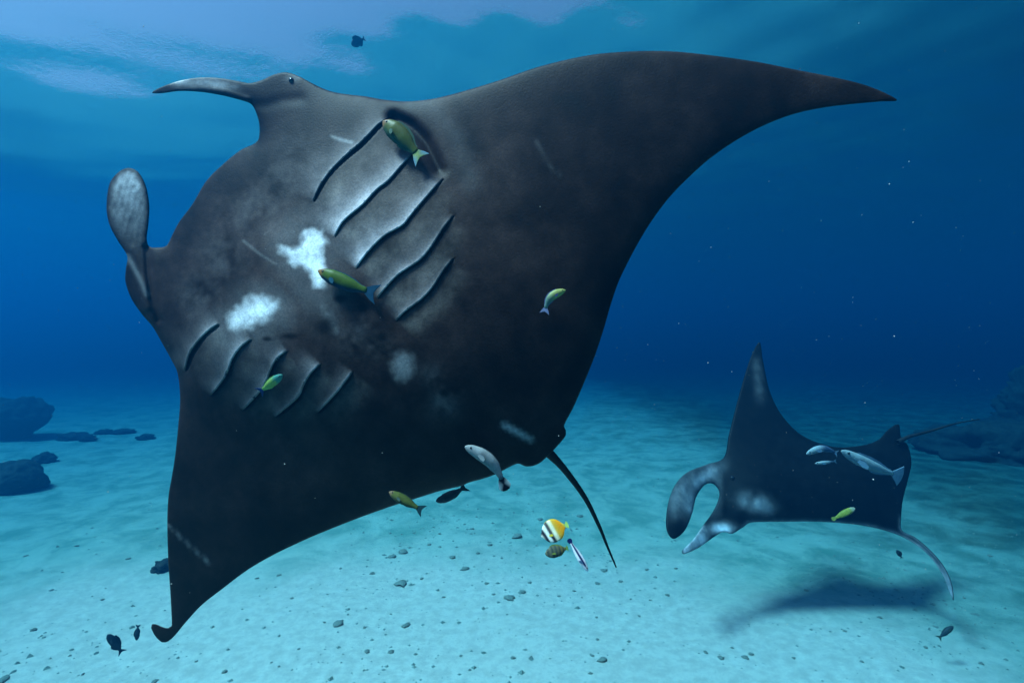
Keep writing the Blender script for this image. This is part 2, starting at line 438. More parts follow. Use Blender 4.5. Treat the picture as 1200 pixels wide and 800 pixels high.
# outer pocket of the first upper gill
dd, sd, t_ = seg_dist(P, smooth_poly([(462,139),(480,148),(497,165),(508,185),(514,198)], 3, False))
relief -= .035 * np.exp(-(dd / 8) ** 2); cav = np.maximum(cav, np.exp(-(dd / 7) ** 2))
pg[:] = tone[:, None] * np.array([1.7, 1.0, .85]) + rimw[:, None] * np.array([1.06, .97, 1.0])
pg += (warm[:, None]) * np.array([1.05, .93, .82])
pg *= (1 - .55 * cav)[:, None]  # shade inside the gill slits and outer pocket put into the skin colour
# belly blotches
def blob(poly, soft, amp):
    pl = smooth_poly(poly, 3); d_, _, _ = seg_dist(P, pl, True); d_ = np.where(inside(P, pl), -d_, d_)
    return amp * (1 - sstep(-soft, soft, d_ + 4 * n3 + 5 * n2))
white = blob([(330,291),(350,287),(363,270),(376,272),(383,284),(376,300),(384,328),(371,337),(360,314),(347,306)], 8, 1.0)
white = np.maximum(white, blob([(270,374),(286,358),(302,347),(321,357),(313,370),(292,379),(275,384)], 12, .95))
white = np.maximum(white, blob([(320,270),(380,250),(400,330),(380,380),(350,345),(325,310)], 30, .08))
white = np.maximum(white, blob([(250,385),(300,335),(340,355),(330,385),(280,400)], 26, .09))
for cx_, cy_, r_, am_ in ((300, 250, 30, .05), (262, 300, 26, .04), (330, 215, 24, .045), (415, 395, 20, .04), (520, 470, 16, .06), (505, 440, 12, .05), (440, 402, 14, .05), (350, 180, 26, .04), (235, 345, 22, .05)):
    white = np.maximum(white, .6 * am_ * np.exp(-((px - cx_) ** 2 + (py - cy_) ** 2) / r_ ** 2) * np.clip(1 + 1.6 * n2 + .8 * n3, 0, 3))
white = np.maximum(white, blob([(460,425),(472,415),(486,425),(484,440),(470,446)], 9, .16))
white = np.maximum(white, blob([(372,362),(380,352),(392,372),(396,388),(386,384)], 8, .14))
def streak(line, w, amp):
    dd, sd, t_ = seg_dist(P, np.array(line, float)); return amp * np.exp(-(dd / w) ** 2)
for line, w, am in (([(591,498),(604,505),(622,515)], 3.2, .30), ([(389,160),(400,164),(412,167)], 2.0, .22), ([(285,282),(305,298),(323,309)], 1.8, .10),
                    ([(197,615),(215,632),(246,660)], 1.6, .10), ([(480,115),(505,124),(535,160),(552,215)], 12, .028), ([(628,165),(640,190),(655,205)], 2, .04),
                    ([(150,300),(163,325),(172,345)], 3, .10), ([(310,275),(330,258)], 2, .05)):
    white = np.maximum(white, streak(line, w, am))
# cephalic fins: pale inner faces
low = sstep(182, 170, px) * sstep(310, 215, py) * sstep(0, 9, S1.d) * (.75 + .12 * np.sin(px * .8 + py * .28 + 4 * n2)) * (1 + .5 * n3 + .4 * n2) * (1 + .8 * sstep(240, 205, py))
white = np.maximum(white, .30 * np.clip(low, 0, 1.5) * sstep(320, 300, px) * (py > 190))
upf = np.exp(-((py - (96 + .0009 * (px - 200) ** 2)) / 5.0) ** 2) * sstep(190, 215, px) * sstep(290, 255, px) * (py < 125)
pg *= (1 - .5 * sstep(330, 280, px) * sstep(150, 125, py))[:, None]
white = np.maximum(white, .30 * upf * (1 + .5 * n3))
eyeb = np.exp(-((px - 342) / 8) ** 2 - ((py - 92) / 4) ** 2)
white = np.maximum(white, .10 * eyeb * (py < 110))  # faint highlight on the eye bump painted into the skin colour
pg = pg * (1 - white)[:, None] + white[:, None] * np.array([.86, .83, .84])
for cx, cy, r1, r2 in ((381, 382, 12, 11), (340, 394, 11, 4), (313, 397, 6, 3), (398, 350, 8, 5), (425, 361, 6, 5), (520, 460, 6, 5), (335, 430, 0.1, .1)):
    g_ = np.exp(-(((px - cx) / r1) ** 2 + ((py - cy) / r2) ** 2) ** 1.6)
    pg *= (1 - .85 * g_)[:, None]
near = D0 - nr_ - KB * relief * sstep(0, 12, S1.h); far = D0 + fr_
near[S1.edge] = D0[S1.edge]
V, Fc, inner = S1.build(near, far)
cols = np.vstack([np.clip(pg, .004, .9), np.full((len(inner), 3), .012)])
# whip tail
tp = smooth_poly([(636,524),(648,535),(660,548),(685,582),(703,618),(711,638),(722,664)], 6, False)
td = np.linspace(2.17, 2.42, len(tp)) * KB; tv, tf = tube(ray(tp[:, 0], tp[:, 1], td), np.interp(np.linspace(0, 1, len(tp)), [0, .15, .7, 1], [.014, .009, .005, .002]))
nv = len(V); V = np.vstack([V, tv]); cols = np.vstack([cols, np.full((len(tv), 3), .012)])
faces = Fc.tolist() + [tuple(i + nv for i in f_) for f_ in tf]
base = ray(430, 400, 2.45 * KB)
big = empty('manta_ray', tuple(base))
tag(big, 'huge black manta ray turning its scarred belly and open gill slits towards us', 'manta ray')
child('body', V, faces, MANTA, big, cols)
def belly(x, y):
    A = np.array([[x, y]], float); h_ = S1.inflate(A); n_, f_ = big_relief(A, h_); return float((big_depth(A) - n_)[0])
for (ex, ey, ed, er) in ((342, 95, .003, .008),):
    d_ = belly(ex, ey) + ed
    v_, f_ = uv_ball(ray(ex, ey, d_), er); child('eye', v_, f_, EYE, big)
# ------------------------------------------------------------ smaller manta ray
OUT2 = [(890,401),(894,422),(902,458),(916,486),(940,510),(976,523),(1008,522),(1028,516),(1040,504),(1050,497),(1054,498),(1056,512),(1064,522),(1068,542),(1064,562),
 (1058,586),(1056,606),(1057,621),(1072,629),(1092,646),(1108,666),(1116,686),(1117.5,703),(1113,694),(1104,672),(1086,648),(1060,630),(1032,620),(1000,614),(960,611),
 (920,611),(880,612),(870,618),(858,625),(848,623),(838,628),(818,642),(801,649),(799,645),(812,632),(824,615),(833,603),(840,590),(843,577),(836,567),(826,568),(816,582),(811,602),(802,622),
 (789,631),(781,620),(782,594),(790,570),(804,554),(828,544),(848,536),(854,510),(862,478),(872,442),(880,418)]
S2 = Slab(OUT2, 3.0, ostep=1.8)
P2 = S2.P; x2, y2 = P2[:, 0], P2[:, 1]
def small_depth(P):
    x, y = P[:, 0], P[:, 1]
    d = 5.75 + .0010 * (x - 950) + .0055 * (575 - y)
    d = d + .10 * (np.clip(520 - y, 0, None) / 120) ** 2 - .30 * (np.clip(y - 615, 0, None) / 90) * sstep(1020, 1090, x)
    d = d - .25 * sstep(845, 790, x)
    return d
D2 = small_depth(P2); mpp = 5.35 / 600
fin2 = sstep(850, 835, x2)
hb = (.16 + .12 * fin2) * S2.h * mpp
body2 = np.exp(-((y2 - 565) / 40) ** 2) * sstep(830, 900, x2) * sstep(1075, 1000, x2)
near2 = D2 - hb - .12 * body2 * sstep(0, 30, S2.h); far2 = D2 + hb + .15 * body2 * sstep(0, 30, S2.h)
near2[S2.edge] = D2[S2.edge]
V, Fc, inner = S2.build(near2, far2)
t2 = np.full(len(P2), .004); m2 = fnoise(P2, .09, 2.0)
w2 = .22 * np.exp(-(((x2 - 886) / 17) ** 2 + ((y2 - 590 - .25 * (x2 - 886)) / 9) ** 2)) * (1 + m2)
w2 = np.maximum(w2, .75 * np.exp(-(((x2 - 845) / 12) ** 2 + ((y2 - 620) / 6) ** 2)))
w2 = np.maximum(w2, .40 * sstep(838, 822, x2) * sstep(612, 622, y2) * sstep(808, 812, x2 + .2 * y2 - 120))
w2 = np.maximum(w2, .20 * np.exp(-((S2.d - 11) / 9) ** 2) * sstep(850, 835, x2) * sstep(618, 575, y2))
w2 = np.maximum(w2, .05 * np.exp(-((x2 - (886 + .10 * (y2 - 420))) / 5) ** 2) * sstep(412, 430, y2) * sstep(480, 455, y2))
w2 = np.maximum(w2, .14 * np.exp(-(S2.d / 2.5) ** 2) * sstep(600, 612, y2) * sstep(850, 880, x2))
w2 = np.maximum(w2, .18 * sstep(1088, 1114, x2) * sstep(640, 670, y2))
w2 = np.maximum(w2, .42 * np.exp(-(((x2 - 824) / 16) ** 2 + ((y2 - 560 + .5 * (x2 - 824)) / 9) ** 2)))
w2 = np.maximum(w2, .30 * np.exp(-(((x2 - 808) / 7) ** 2 + ((y2 - 590) / 16) ** 2)))
c2 = t2[:, None] * np.array([1, 1, 1.05]) + np.clip(w2, 0, .8)[:, None] * np.array([.95, .95, 1.0])
cols = np.vstack([c2, np.full((len(inner), 3), .014)]); cols[len(P2):] = np.maximum(.014, .8 * w2[inner][:, None])
tp = smooth_poly([(1052,518),(1064,512),(1090,505),(1120,496),(1148,491)], 5, False)
td = np.linspace(6.10, 6.5, len(tp)); tv, tf = tube(ray(tp[:, 0], tp[:, 1], td), np.interp(np.linspace(0, 1, len(tp)), [0, .15, 1], [.028, .018, .006]))
nv = len(V); V = np.vstack([V, tv]); cols = np.vstack([cols, np.full((len(tv), 3), .014)])
small = empty('manta_ray', tuple(ray(950, 570, 5.8)))
tag(small, 'smaller black manta ray seen side on, one wing raised, its shadow on the sand', 'manta ray')
child('body', V, Fc.tolist() + [tuple(i + nv for i in f_) for f_ in tf], MANTA, small, cols)
d_ = float(small_depth(np.array([[858., 560.]]))[0]) - .07
v_, f_ = uv_ball(ray(858, 560, d_), .028); child('eye', v_, f_, EYE, small)
# ------------------------------------------------------------ fish
def prism(poly, o, A, U, W, th):
    """thin fin: 2-D outline (along, up) set in the plane of A and U"""
    n = len(poly); V = []
    for s in (-.5, .5):
        for a, u in poly: V.append(o + A * a + U * u + W * (s * th))
    F_ = [tuple(range(n))[::-1], tuple(range(n, 2 * n))] + [(i, (i + 1) % n, n + (i + 1) % n, n + i) for i in range(n)]
    return V, F_
PROFILES = {
 'wrasse':  ([0, .04, .12, .28, .5, .7, .86, 1], [.10, .34, .66, .96, 1.0, .80, .46, .40]),
 'slender': ([0, .04, .12, .3, .5, .7, .86, 1], [.14, .42, .72, .98, 1.0, .82, .48, .36]),
 'disc':    ([0, .03, .07, .12, .18, .26, .36, .48, .60, .70, .79, .86, .92, 1], [.05, .14, .30, .50, .68, .84, .96, 1.0, .97, .88, .74, .56, .34, .18]),
 'damsel':  ([0, .05, .15, .35, .55, .75, .9, 1], [.12, .38, .70, 1.0, .96, .70, .36, .26])}
TAILS = {  # (along, up) in body lengths from the tail root
 'lunate':   [(0, .05), (.10, .11), (.20, .15), (.15, .06), (.13, 0), (.15, -.06), (.20, -.15), (.10, -.11), (0, -.05)],
 'round':    [(0, .045), (.08, .085), (.15, .10), (.20, .06), (.215, 0), (.20, -.06), (.15, -.10), (.08, -.085), (0, -.045)],
 'fork':     [(0, .03), (.10, .10), (.20, .16), (.13, .03), (.13, -.03), (.20, -.16), (.10, -.10), (0, -.03)],
 'fan':      [(0, .03), (.06, .08), (.14, .15), (.17, .05), (.17, -.05), (.14, -.15), (.06, -.08), (0, -.03)]}
def fish(name, label, cat, snout, tail, ds, dt, hr, wr, colour, fins, prof='wrasse', tailkind='lunate', bend=0.0, up=1, tailcol=None, tail_scale=1.0, dorsal=.16, group=None, roll=0.0, gain=.62):
    """snout/tail: photo pixels, ds/dt: their distances; hr, wr: height and width over length"""
    p0 = Vector(ray(*snout, ds)); p1 = Vector(ray(*tail, dt)); ax = p1 - p0; L_ = ax.length; A = ax.normalized()
    view = (p0 + p1).normalized() if False else Vector(((p0 + p1) * .5) - Vector((0, 0, CAM_Z))).normalized()
    U = A.cross(view).normalized()
    if U.z * up < 0: U = -U
    if roll: U = (U * math.cos(roll) + view * math.sin(roll)).normalized(); U = (U - A * U.dot(A)).normalized()
    W = A.cross(U).normalized()
    body_len = .80 * L_
    root = empty(name, tuple((p0 + p1) * .5)); tag(root, label, cat, group)
    ring, seg = 34, 18; V = []; C = []
    def spine(s):
        """s in 0..1 over the whole fish; bend lifts the middle"""
        c = p0 + A * (L_ * s) + U * (bend * L_ * math.sin(math.pi * min(s, 1.0)))
        t_ = (A + U * (bend * math.pi * math.cos(math.pi * min(s, 1.0)))).normalized()
        u = (U - t_ * U.dot(t_)).normalized(); return c, t_, u
    for i in range(ring):
        s = i / (ring - 1); s = s * s * .35 + s * .65
        h = np.interp(s, *PROFILES[prof]) * hr * L_ * .5; w = np.interp(s, [0, .1, .3, .6, .85, 1], [.12, .55, 1, .85, .35, .14]) * wr * L_ * .5
        c, t_, u = spine(s * .82)
        for k in range(seg):
            a = 2 * math.pi * k / seg; V.append(c + u * (h * math.sin(a)) + W * (w * math.cos(a))); C.append(np.array(colour(s, math.sin(a))) * gain)
    F_ = [(i * seg + k, i * seg + (k + 1) % seg, (i + 1) * seg + (k + 1) % seg, (i + 1) * seg + k) for i in range(ring - 1) for k in range(seg)]
    F_ += [tuple(range(seg))[::-1], tuple((ring - 1) * seg + k for k in range(seg))]
    child('body', V, F_, FISH, root, np.array(C))
    c, t_, u = spine(.80)
    tv, tf = prism([(a * L_ * tail_scale, b_ * L_ * tail_scale) for a, b_ in TAILS[tailkind]], c, t_, u, W, .012 * L_)
    tc_ = gain * np.array([(tailcol(a, b_) if callable(tailcol) else (tailcol or fins)) for _ in (0, 1) for a, b_ in TAILS[tailkind]])
    nT = len(TAILS[tailkind])
    for sd in (-.5, .5):                                   # a centre point on each face so the blade can differ from its rim
        tv.append(c + t_ * (.10 * L_ * tail_scale) + W * (sd * .016 * L_)); k0 = len(tv) - 1; o_ = 0 if sd < 0 else nT
        tf += [(o_ + i, o_ + (i + 1) % nT, k0) for i in range(nT)]
    tf = tf[2:]
    cc = np.array(tailcol(.1, 0) if callable(tailcol) else (tailcol or fins)) * gain
    child('tail_fin', tv, tf, FISH, root, np.vstack([tc_, cc, cc]), False)
    for nm, sgn, s0, s1, hh in (('dorsal_fin', 1, .22, .76, dorsal), ('anal_fin', -1, .48, .76, dorsal * .8)):
        V = []; n = 22
        for sd in (-.5, .5):
            for k in range(n):
                s = s0 + (s1 - s0) * k / (n - 1); c, t_, u = spine(s)
                hb_ = np.interp(s / .82, *PROFILES[prof]) * hr * L_ * .5
                V.append(c + u * (sgn * hb_ * .86) + W * (sd * .012 * L_))
            for k in range(n):
                s = s1 - (s1 - s0) * k / (n - 1); c, t_, u = spine(s)
                hb_ = np.interp(s / .82, *PROFILES[prof]) * hr * L_ * .5
                e = math.sin(math.pi * min(1, .12 + .88 * (1 - k / (n - 1)))) ** .5 if k not in (0,) else .5
                V.append(c + u * (sgn * (hb_ * .9 + hh * hr * L_ * e)) + W * (sd * .004 * L_))
        m_ = 2 * n; F_ = []
        for k in range(n - 1):
            a0, a1, b1, b0 = k, k + 1, m_ - 2 - k, m_ - 1 - k
            F_ += [(a0, a1, b1, b0), (m_ + b0, m_ + b1, m_ + a1, m_ + a0), (b0, b1, m_ + b1, m_ + b0)]
        child(nm, V, F_, FISH, root, np.tile(np.array(fins) * gain, (len(V), 1)), False)
    for sd in (-1, 1):
        c, t_, u = spine(.24); w = wr * L_ * .5
        o_ = c + W * (sd * w * .9) - u * (hr * L_ * .12)
        ta = (t_ + W * (sd * .55) - u * .35).normalized(); uu = (u - ta * u.dot(ta)).normalized()
        pv_, pf_ = prism([(0, .02 * L_), (.07 * L_, .045 * L_), (.13 * L_, .03 * L_), (.14 * L_, -.01 * L_), (.08 * L_, -.03 * L_), (0, -.02 * L_)], o_, ta, uu, ta.cross(uu), .006 * L_)
        child('pectoral_fin', pv_, pf_, FISH, root, np.tile(np.array(fins) * gain, (len(pv_), 1)), False)
        c, t_, u = spine(.085); hh_ = np.interp(.1, *PROFILES[prof]) * hr * L_ * .5
        r_ = .018 * L_
        ev, ef = uv_ball(c + u * (hh_ * .3) + W * (sd * wr * L_ * .5 * .46), r_, 10, 6); child('eye', ev, ef, EYE, root)
    return root
def mixv(a, b_, f): return tuple(np.array(a) * (1 - f) + np.array(b_) * f)
def ss(a, b_, x): return float(sstep(a, b_, x))
def moon(top, side, low, head):
    return lambda s, v: mixv(mixv(mixv(side, top, ss(.5, .9, v)), low, ss(-.2, -.7, v)), head, 1 - ss(.06, .16, s))
def b_at(p, off): return belly(*p) - off
p0, p1 = (449, 142), (495, 188)
fish('wrasse', 'olive green wrasse picking inside the uppermost gill slit of the big manta', 'fish', p0, p1, b_at((452, 150), .03), b_at((488, 185), .03), .31, .16,
     moon((.09, .10, .02), (.11, .13, .025), (.05, .10, .05), (.30, .16, .08)), (.05, .10, .06), tailcol=lambda a, b_: (.42, .48, .16) if abs(b_) < .1 else (.20, .38, .50), bend=.03)
p0, p1 = (373, 317), (443, 345)
fish('wrasse', 'bright green wrasse with dark blue underside below the white star blotch on the belly', 'fish', p0, p1, b_at(p0, .022), b_at(p1, .012), .235, .14,
     moon((.07, .13, .02), (.09, .15, .02), (.012, .035, .065), (.30, .14, .05)), (.02, .08, .12), tailcol=(.02, .08, .14), dorsal=.10, bend=-.02)
fish('wrasse', 'tiny yellow green wrasse curled into a hook beneath the big manta wing root', 'fish', (663, 340), (638, 369), b_at((660, 342), .05), b_at((642, 364), .05), .26, .18,
     lambda s, v: mixv((.42, .44, .14), (.16, .26, .22), ss(.3, .8, s)), (.14, .16, .34), tailcol=(.34, .34, .55), bend=.20, up=1)
fish('wrasse', 'tiny teal and lime wrasse nibbling at the short lower gill slits', 'fish', (331, 439), (303, 460), b_at((328, 441), .04), b_at((306, 456), .04), .24, .16,
     lambda s, v: mixv((.08, .32, .26), (.30, .46, .10), ss(.2, .5, s)), (.30, .48, .14), tailkind='fork', tailcol=(.03, .05, .18))
fish('reef_fish', 'pale grey curved fish with black white-edged tail at the manta trailing edge', 'fish', (545, 523), (593, 574), b_at((560, 530), .05), b_at((580, 550), .07), .21, .15,
     lambda s, v: mixv(mixv((.30, .32, .32), (.40, .42, .42), ss(-.3, .5, v)), (.12, .16, .18), ss(.85, 1, s)), (.22, .25, .26), prof='slender', tailkind='round',
     tailcol=lambda a, b_: (.70, .74, .74) if .085 <= abs(b_) and a < .18 else (.008, .008, .015), bend=.13, up=1, tail_scale=1.05, dorsal=.10)
fish('wrasse', 'dull brown olive wrasse half over the rear edge of the big manta wing', 'fish', (456, 576), (497, 599), b_at((470, 580), .05), b_at((480, 583), .06), .24, .14,
     moon((.10, .13, .03), (.15, .17, .04), (.10, .11, .04), (.28, .17, .09)), (.05, .08, .06), tailcol=(.02, .06, .07), dorsal=.10)
fish('reef_fish', 'dark slate fish swimming just under the rear edge of the big manta wing', 'fish', (511, 587), (547, 568), 1.50, 1.46, .22, .14,
     lambda s, v: mixv((.05, .06, .08), (.09, .08, .09), ss(0, .8, v)), (.03, .05, .06), prof='slender', tailkind='fork', bend=-.05, dorsal=.12)
def butterfly(s, v):
    bands = [(0, (.75, .72, .62)), (.10, (.02, .02, .03)), (.18, (.03, .03, .04)), (.21, (.82, .80, .70)), (.30, (.82, .80, .70)), (.34, (.05, .05, .06)), (.43, (.10, .08, .06)), (.47, (.80, .74, .52)), (.56, (.80, .72, .45)), (.62, (.62, .36, .04)), (.8, (.80, .30, .01)), (.93, (.80, .28, .01)), (1, (.6, .5, .1))]
    xs = [q_[0] for q_ in bands]; return tuple(np.interp(s + .06 * v, xs, [q_[1][k] for q_ in bands]) for k in range(3))
fish('butterflyfish', 'deep bodied orange, white and black banded butterflyfish beside the long tail', 'fish', (634, 628), (668, 613), 1.06, 1.07, .70, .12, butterfly, (.62, .42, .03),
     prof='disc', tailkind='fan', tailcol=(.35, .5, .12), tail_scale=.8, dorsal=.07, up=1, gain=.85)
def dusky(s, v):
    k = .5 + .5 * math.sin(s * 34); return mixv((.07, .09, .08), mixv((.16, .17, .11), (.30, .24, .05), ss(.5, .9, s)), k)
fish('damselfish', 'dusky barred damselfish with yellowish rear just below the butterflyfish', 'fish', (639, 649), (668, 641), 1.08, 1.10, .42, .16, dusky, (.20, .26, .05), prof='damsel', tailkind='fan', tailcol=(.22, .36, .08), tail_scale=.7, dorsal=.14)
fish('cleaner_wrasse', 'slim cleaner wrasse with blue black stripe on white flanks near the long tail', 'fish', (689, 669), (665, 629), 1.04, 1.06, .18, .13,
     lambda s, v: mixv((.78, .76, .80), (.008, .012, .07), (1 - ss(.14 + .30 * s, .24 + .34 * s, abs(v - .22))) * ss(.05, .2, s)), (.45, .5, .7), prof='slender', gain=.75,
     tailkind='round', tailcol=(.01, .015, .08), tail_scale=.7, dorsal=.06)
darkf = lambda s, v: (.03, .05, .06)
fish('reef_fish', 'small dark fish with raised fins hovering over pale sand near the hooked wing tip', 'fish', (126, 743), (144, 765), 4.3, 4.35, .28, .18, darkf, (.03, .05, .06), prof='slender', tailkind='fork', dorsal=.3)
fish('reef_fish', 'small dark fish hanging nose up over the sand next to the hooked wing tip', 'fish', (160, 750), (162, 731), 4.2, 4.2, .30, .16, darkf, (.03, .05, .06), prof='damsel', tailkind='lunate', dorsal=.25, roll=.5)
def pale(s, v): return mixv((.34, .38, .40), (.55, .58, .58), ss(-.4, .6, v))
fish('remora', 'long pale remora with triangular tail along the back of the smaller manta', 'fish', (986, 528), (1061, 559), 5.42, 5.50, .15, .11, pale, (.22, .30, .38), prof='slender', tailkind='fan', tailcol=(.30, .38, .48), tail_scale=.9, bend=-.03, dorsal=.25)
fish('remora', 'short pale arched remora ahead of the long one on the smaller manta', 'fish', (945, 532), (986, 534), 5.40, 5.46, .17, .12, lambda s, v: mixv(pale(s, v), (.08, .12, .2), ss(.35, .7, s)), (.2, .28, .38), prof='slender', tailkind='fork', tail_scale=.6, bend=.16, up=1, dorsal=.12)
fish('remora', 'thin young remora under the arched one on the smaller manta', 'fish', (955, 543), (983, 540), 5.38, 5.42, .13, .10, lambda s, v: mixv(pale(s, v), (.06, .1, .16), ss(.5, .9, s)), (.1, .2, .28), prof='slender', tailkind='fork', tail_scale=.5, dorsal=.1)
fish('wrasse', 'yellow wrasse with pale snout over the lower flank of the smaller manta', 'fish', (1002, 595), (974, 609), 5.25, 5.28, .24, .14, lambda s, v: mixv((.62, .52, .34), (.46, .40, .05), ss(.1, .3, s)), (.34, .32, .06), prof='slender', tailkind='round', tail_scale=.8, dorsal=.08)
fish('reef_fish', 'small dark slim fish below the drooping wing tip of the smaller manta', 'fish', (1117, 733), (1099, 748), 4.7, 4.7, .24, .15, darkf, (.05, .07, .04), prof='slender', tailkind='fork', dorsal=.15)
fish('reef_fish', 'tiny dark fish under the belly edge of the smaller manta', 'fish', (1051, 644), (1057, 654), 5.3, 5.3, .4, .2, darkf, (.03, .05, .06), prof='damsel', tailkind='fork', dorsal=.2)
fish('reef_fish', 'small dark fish silhouetted against the bright water surface', 'fish', (412, 53), (428, 45), 4.4, 4.45, .5, .18, darkf, (.03, .05, .06), prof='damsel', tailkind='fork', dorsal=.3)

# ------------------------------------------------------------ rocks and coral
def rock_material(name, a, b_):
    m, t, N, L = new_mat(name); bs = N['Principled BSDF']; tc = N.new('ShaderNodeTexCoord')
    n = node(N, 'ShaderNodeTexNoise', Scale=7.0, Detail=8.0, Roughness=.7); L.new(tc.outputs['Object'], n.inputs['Vector'])
    r = node(N, 'ShaderNodeValToRGB'); r.color_ramp.elements[0].position = .35; r.color_ramp.elements[1].position = .7
    r.color_ramp.elements[0].color = (*a, 1); r.color_ramp.elements[1].color = (*b_, 1)
    L.new(n.outputs['Fac'], r.inputs[0]); L.new(r.outputs[0], bs.inputs['Base Color']); bs.inputs['Roughness'].default_value = .9; bs.inputs['Specular IOR Level'].default_value = .1
    bp = node(N, 'ShaderNodeBump', Strength=.7, Distance=.05); L.new(n.outputs['Fac'], bp.inputs['Height']); L.new(bp.outputs[0], bs.inputs['Normal'])
    return m
CORAL = rock_material('reef_rock', (.012, .018, .017), (.05, .055, .045))
RUBBLE = rock_material('rubble', (.16, .19, .16), (.36, .37, .30))
import bmesh
def rock_mesh(name, sub, sx, sy, sz, seed, lump=.35, freq=1.6, pinch=0.0, fine=.06):
    bm = bmesh.new(); bmesh.ops.create_icosphere(bm, subdivisions=sub, radius=1.0)
    for v in bm.verts:
        d = v.co.normalized(); o_ = Vector((seed * 3.1, seed * 1.7, -seed))
        r = 1 + lump * noise.noise(d * freq + o_) + lump * .5 * noise.noise(d * freq * 2.3 + o_) + fine * noise.noise(d * 9 + o_) + fine * .6 * noise.noise(d * 19 + o_)
        p = d * r
        if pinch: k = 1 - pinch * max(0, min(1, (.15 - p.z) / .7)); p.x *= k; p.y *= k
        v.co = (p.x * sx, p.y * sy, p.z * sz)
    me = bpy.data.meshes.new(name); bm.to_mesh(me); bm.free(); me.shade_smooth(); return me
def ground_thing(name, me, mat, px_, py_, sink, label, cat, group=None, d=None, rz=0):
    d = d or ground_d(py_); x = (px_ - 600) / F * d
    me.materials.clear(); me.materials.append(mat)
    o = link(bpy.data.objects.new(name, me)); o.location = (x, d, float(bed_z(x, d)) + sink); o.rotation_euler.z = rz
    return tag(o, label, cat, group)
ground_thing('coral_boulder', rock_mesh('coral_boulder', 5, .95, .8, .74, 1.0, .35, 1.5, .55), CORAL, 18, 512, .56, 'undercut dark coral boulder standing on a narrow foot on the far sand', 'coral')
ground_thing('coral_boulder', rock_mesh('coral_boulder', 5, .46, .45, .40, 2.0, .22, 1.2), CORAL, 20, 570, .18, 'smooth domed dark coral head lying on pale sand nearer than the undercut one', 'coral')
ground_thing('coral_boulder', rock_mesh('coral_boulder', 4, .24, .22, .16, 3.0, .4, 2), CORAL, 52, 541, .06, 'low rounded coral lump between the domed head and the undercut boulder', 'coral')
for k, (x, y, w, h, lb) in enumerate([(88, 512, .42, .16, 'widest ragged dark rock on the far sand, next to the undercut boulder'), (104, 515, .20, .14, 'small knobbly rock touching the widest ragged rock on the far sand'),
        (122, 506, .24, .09, 'low ragged rock between the knobbly rock and the flat slab'), (143, 505, .38, .07, 'long flat dark slab farthest back on the sand behind the manta head'),
        (171, 513, .24, .10, 'short dark rock slab lying nearest to the lower edge of the manta head')]):
    ground_thing('coral_rock', rock_mesh('coral_rock', 4, w, w * .8, h, 5.0 + k, .5, 2.2), CORAL, x, y, .05, lb, 'rock', 'rocks on the far sand')
ground_thing('coral_rock', rock_mesh('coral_rock', 4, .12, .12, .09, 12.0, .4, 2), CORAL, 192, 666, .04, 'small dark stone half hidden by the leading edge of the lower wing', 'rock')
ground_thing('reef_outcrop', rock_mesh('reef_outcrop', 6, 2.4, 3.0, 2.3, 4.0, .45, 1.3, 0, .10), CORAL, 1285, 560, .1, 'tall dark reef outcrop fading into the blue behind the smaller manta tail', 'reef', d=15.0)
ground_thing('reef_outcrop', rock_mesh('reef_outcrop', 5, 1.6, 1.5, .75, 6.0, .5, 1.8, 0, .10), CORAL, 1160, 530, .0, 'low spreading reef mound at the foot of the tall outcrop', 'reef', d=14.0)

# coral rubble one can tell apart on the sand: photo positions, width in pixels
RUB = [(396,731,16),(380,729,5),(301,678,6),(327,675,6),(342,701,5),(39,734,9),(82,762,4),(97,783,5),(4,790,16),(181,792,8),(263,784,8),(318,775,4),(327,780,4),
 (472,648,14),(460,653,10),(470,684,16),(436,672,7),(494,678,6),(545,668,12),(560,650,6),(597,703,14),(578,698,5),(612,696,10),(570,685,6),(621,684,5),(606,629,16),(476,733,12),
 (427,735,6),(458,719,4),(458,764,8),(430,764,8),(487,767,5),(601,775,7),(622,776,8),(706,780,14),(694,774,6),(692,796,6),(700,754,5),(673,693,5),(699,726,4),(727,680,7),(708,667,9),(700,683,8),
 (739,702,4),(762,703,4),(749,723,4),(782,697,7),(792,665,5),(758,666,6),(827,768,8),(845,775,8),(873,774,8),(858,762,5),(880,770,6),(633,608,9),(503,640,6),(515,628,5),(530,655,8),(553,622,6),(574,640,7),(588,655,5),
 (1031,723,6),(945,690,5),(1020,690,4),(1130,700,5),(1160,650,6),(1085,760,6),(1010,780,5),(990,742,5),(1150,778,6),(930,775,5),(680,604,7),(640,660,4),(655,700,5),(540,770,4),(520,700,5),(350,760,4),(230,770,4),(60,690,5),(90,640,6),(150,655,6),(30,650,5),(120,700,5)]
BIG = {(396, 731): 'knobbly coral lump alone on bright sand, nearest the lower wing', (4, 790): 'large coral lump on the sand beyond the two small dark fish', (472, 648): 'largest fragment in the dark speckled patch under the dull brown wrasse',
 (470, 684): 'flat wide coral fragment just off the dark speckled patch', (597, 703): 'wide coral fragment on bright sand straight below the damselfish', (606, 629): 'upright pointed coral stub standing left of the butterflyfish', (706, 780): 'big ragged coral fragment on the sand well below the cleaner wrasse'}
protos = [rock_mesh('coral_rubble', 2, 1, .9, .55, 20.0 + k, .7, 1.9, 0, .12) for k in range(9)]
for q_ in protos: q_.materials.append(RUBBLE)
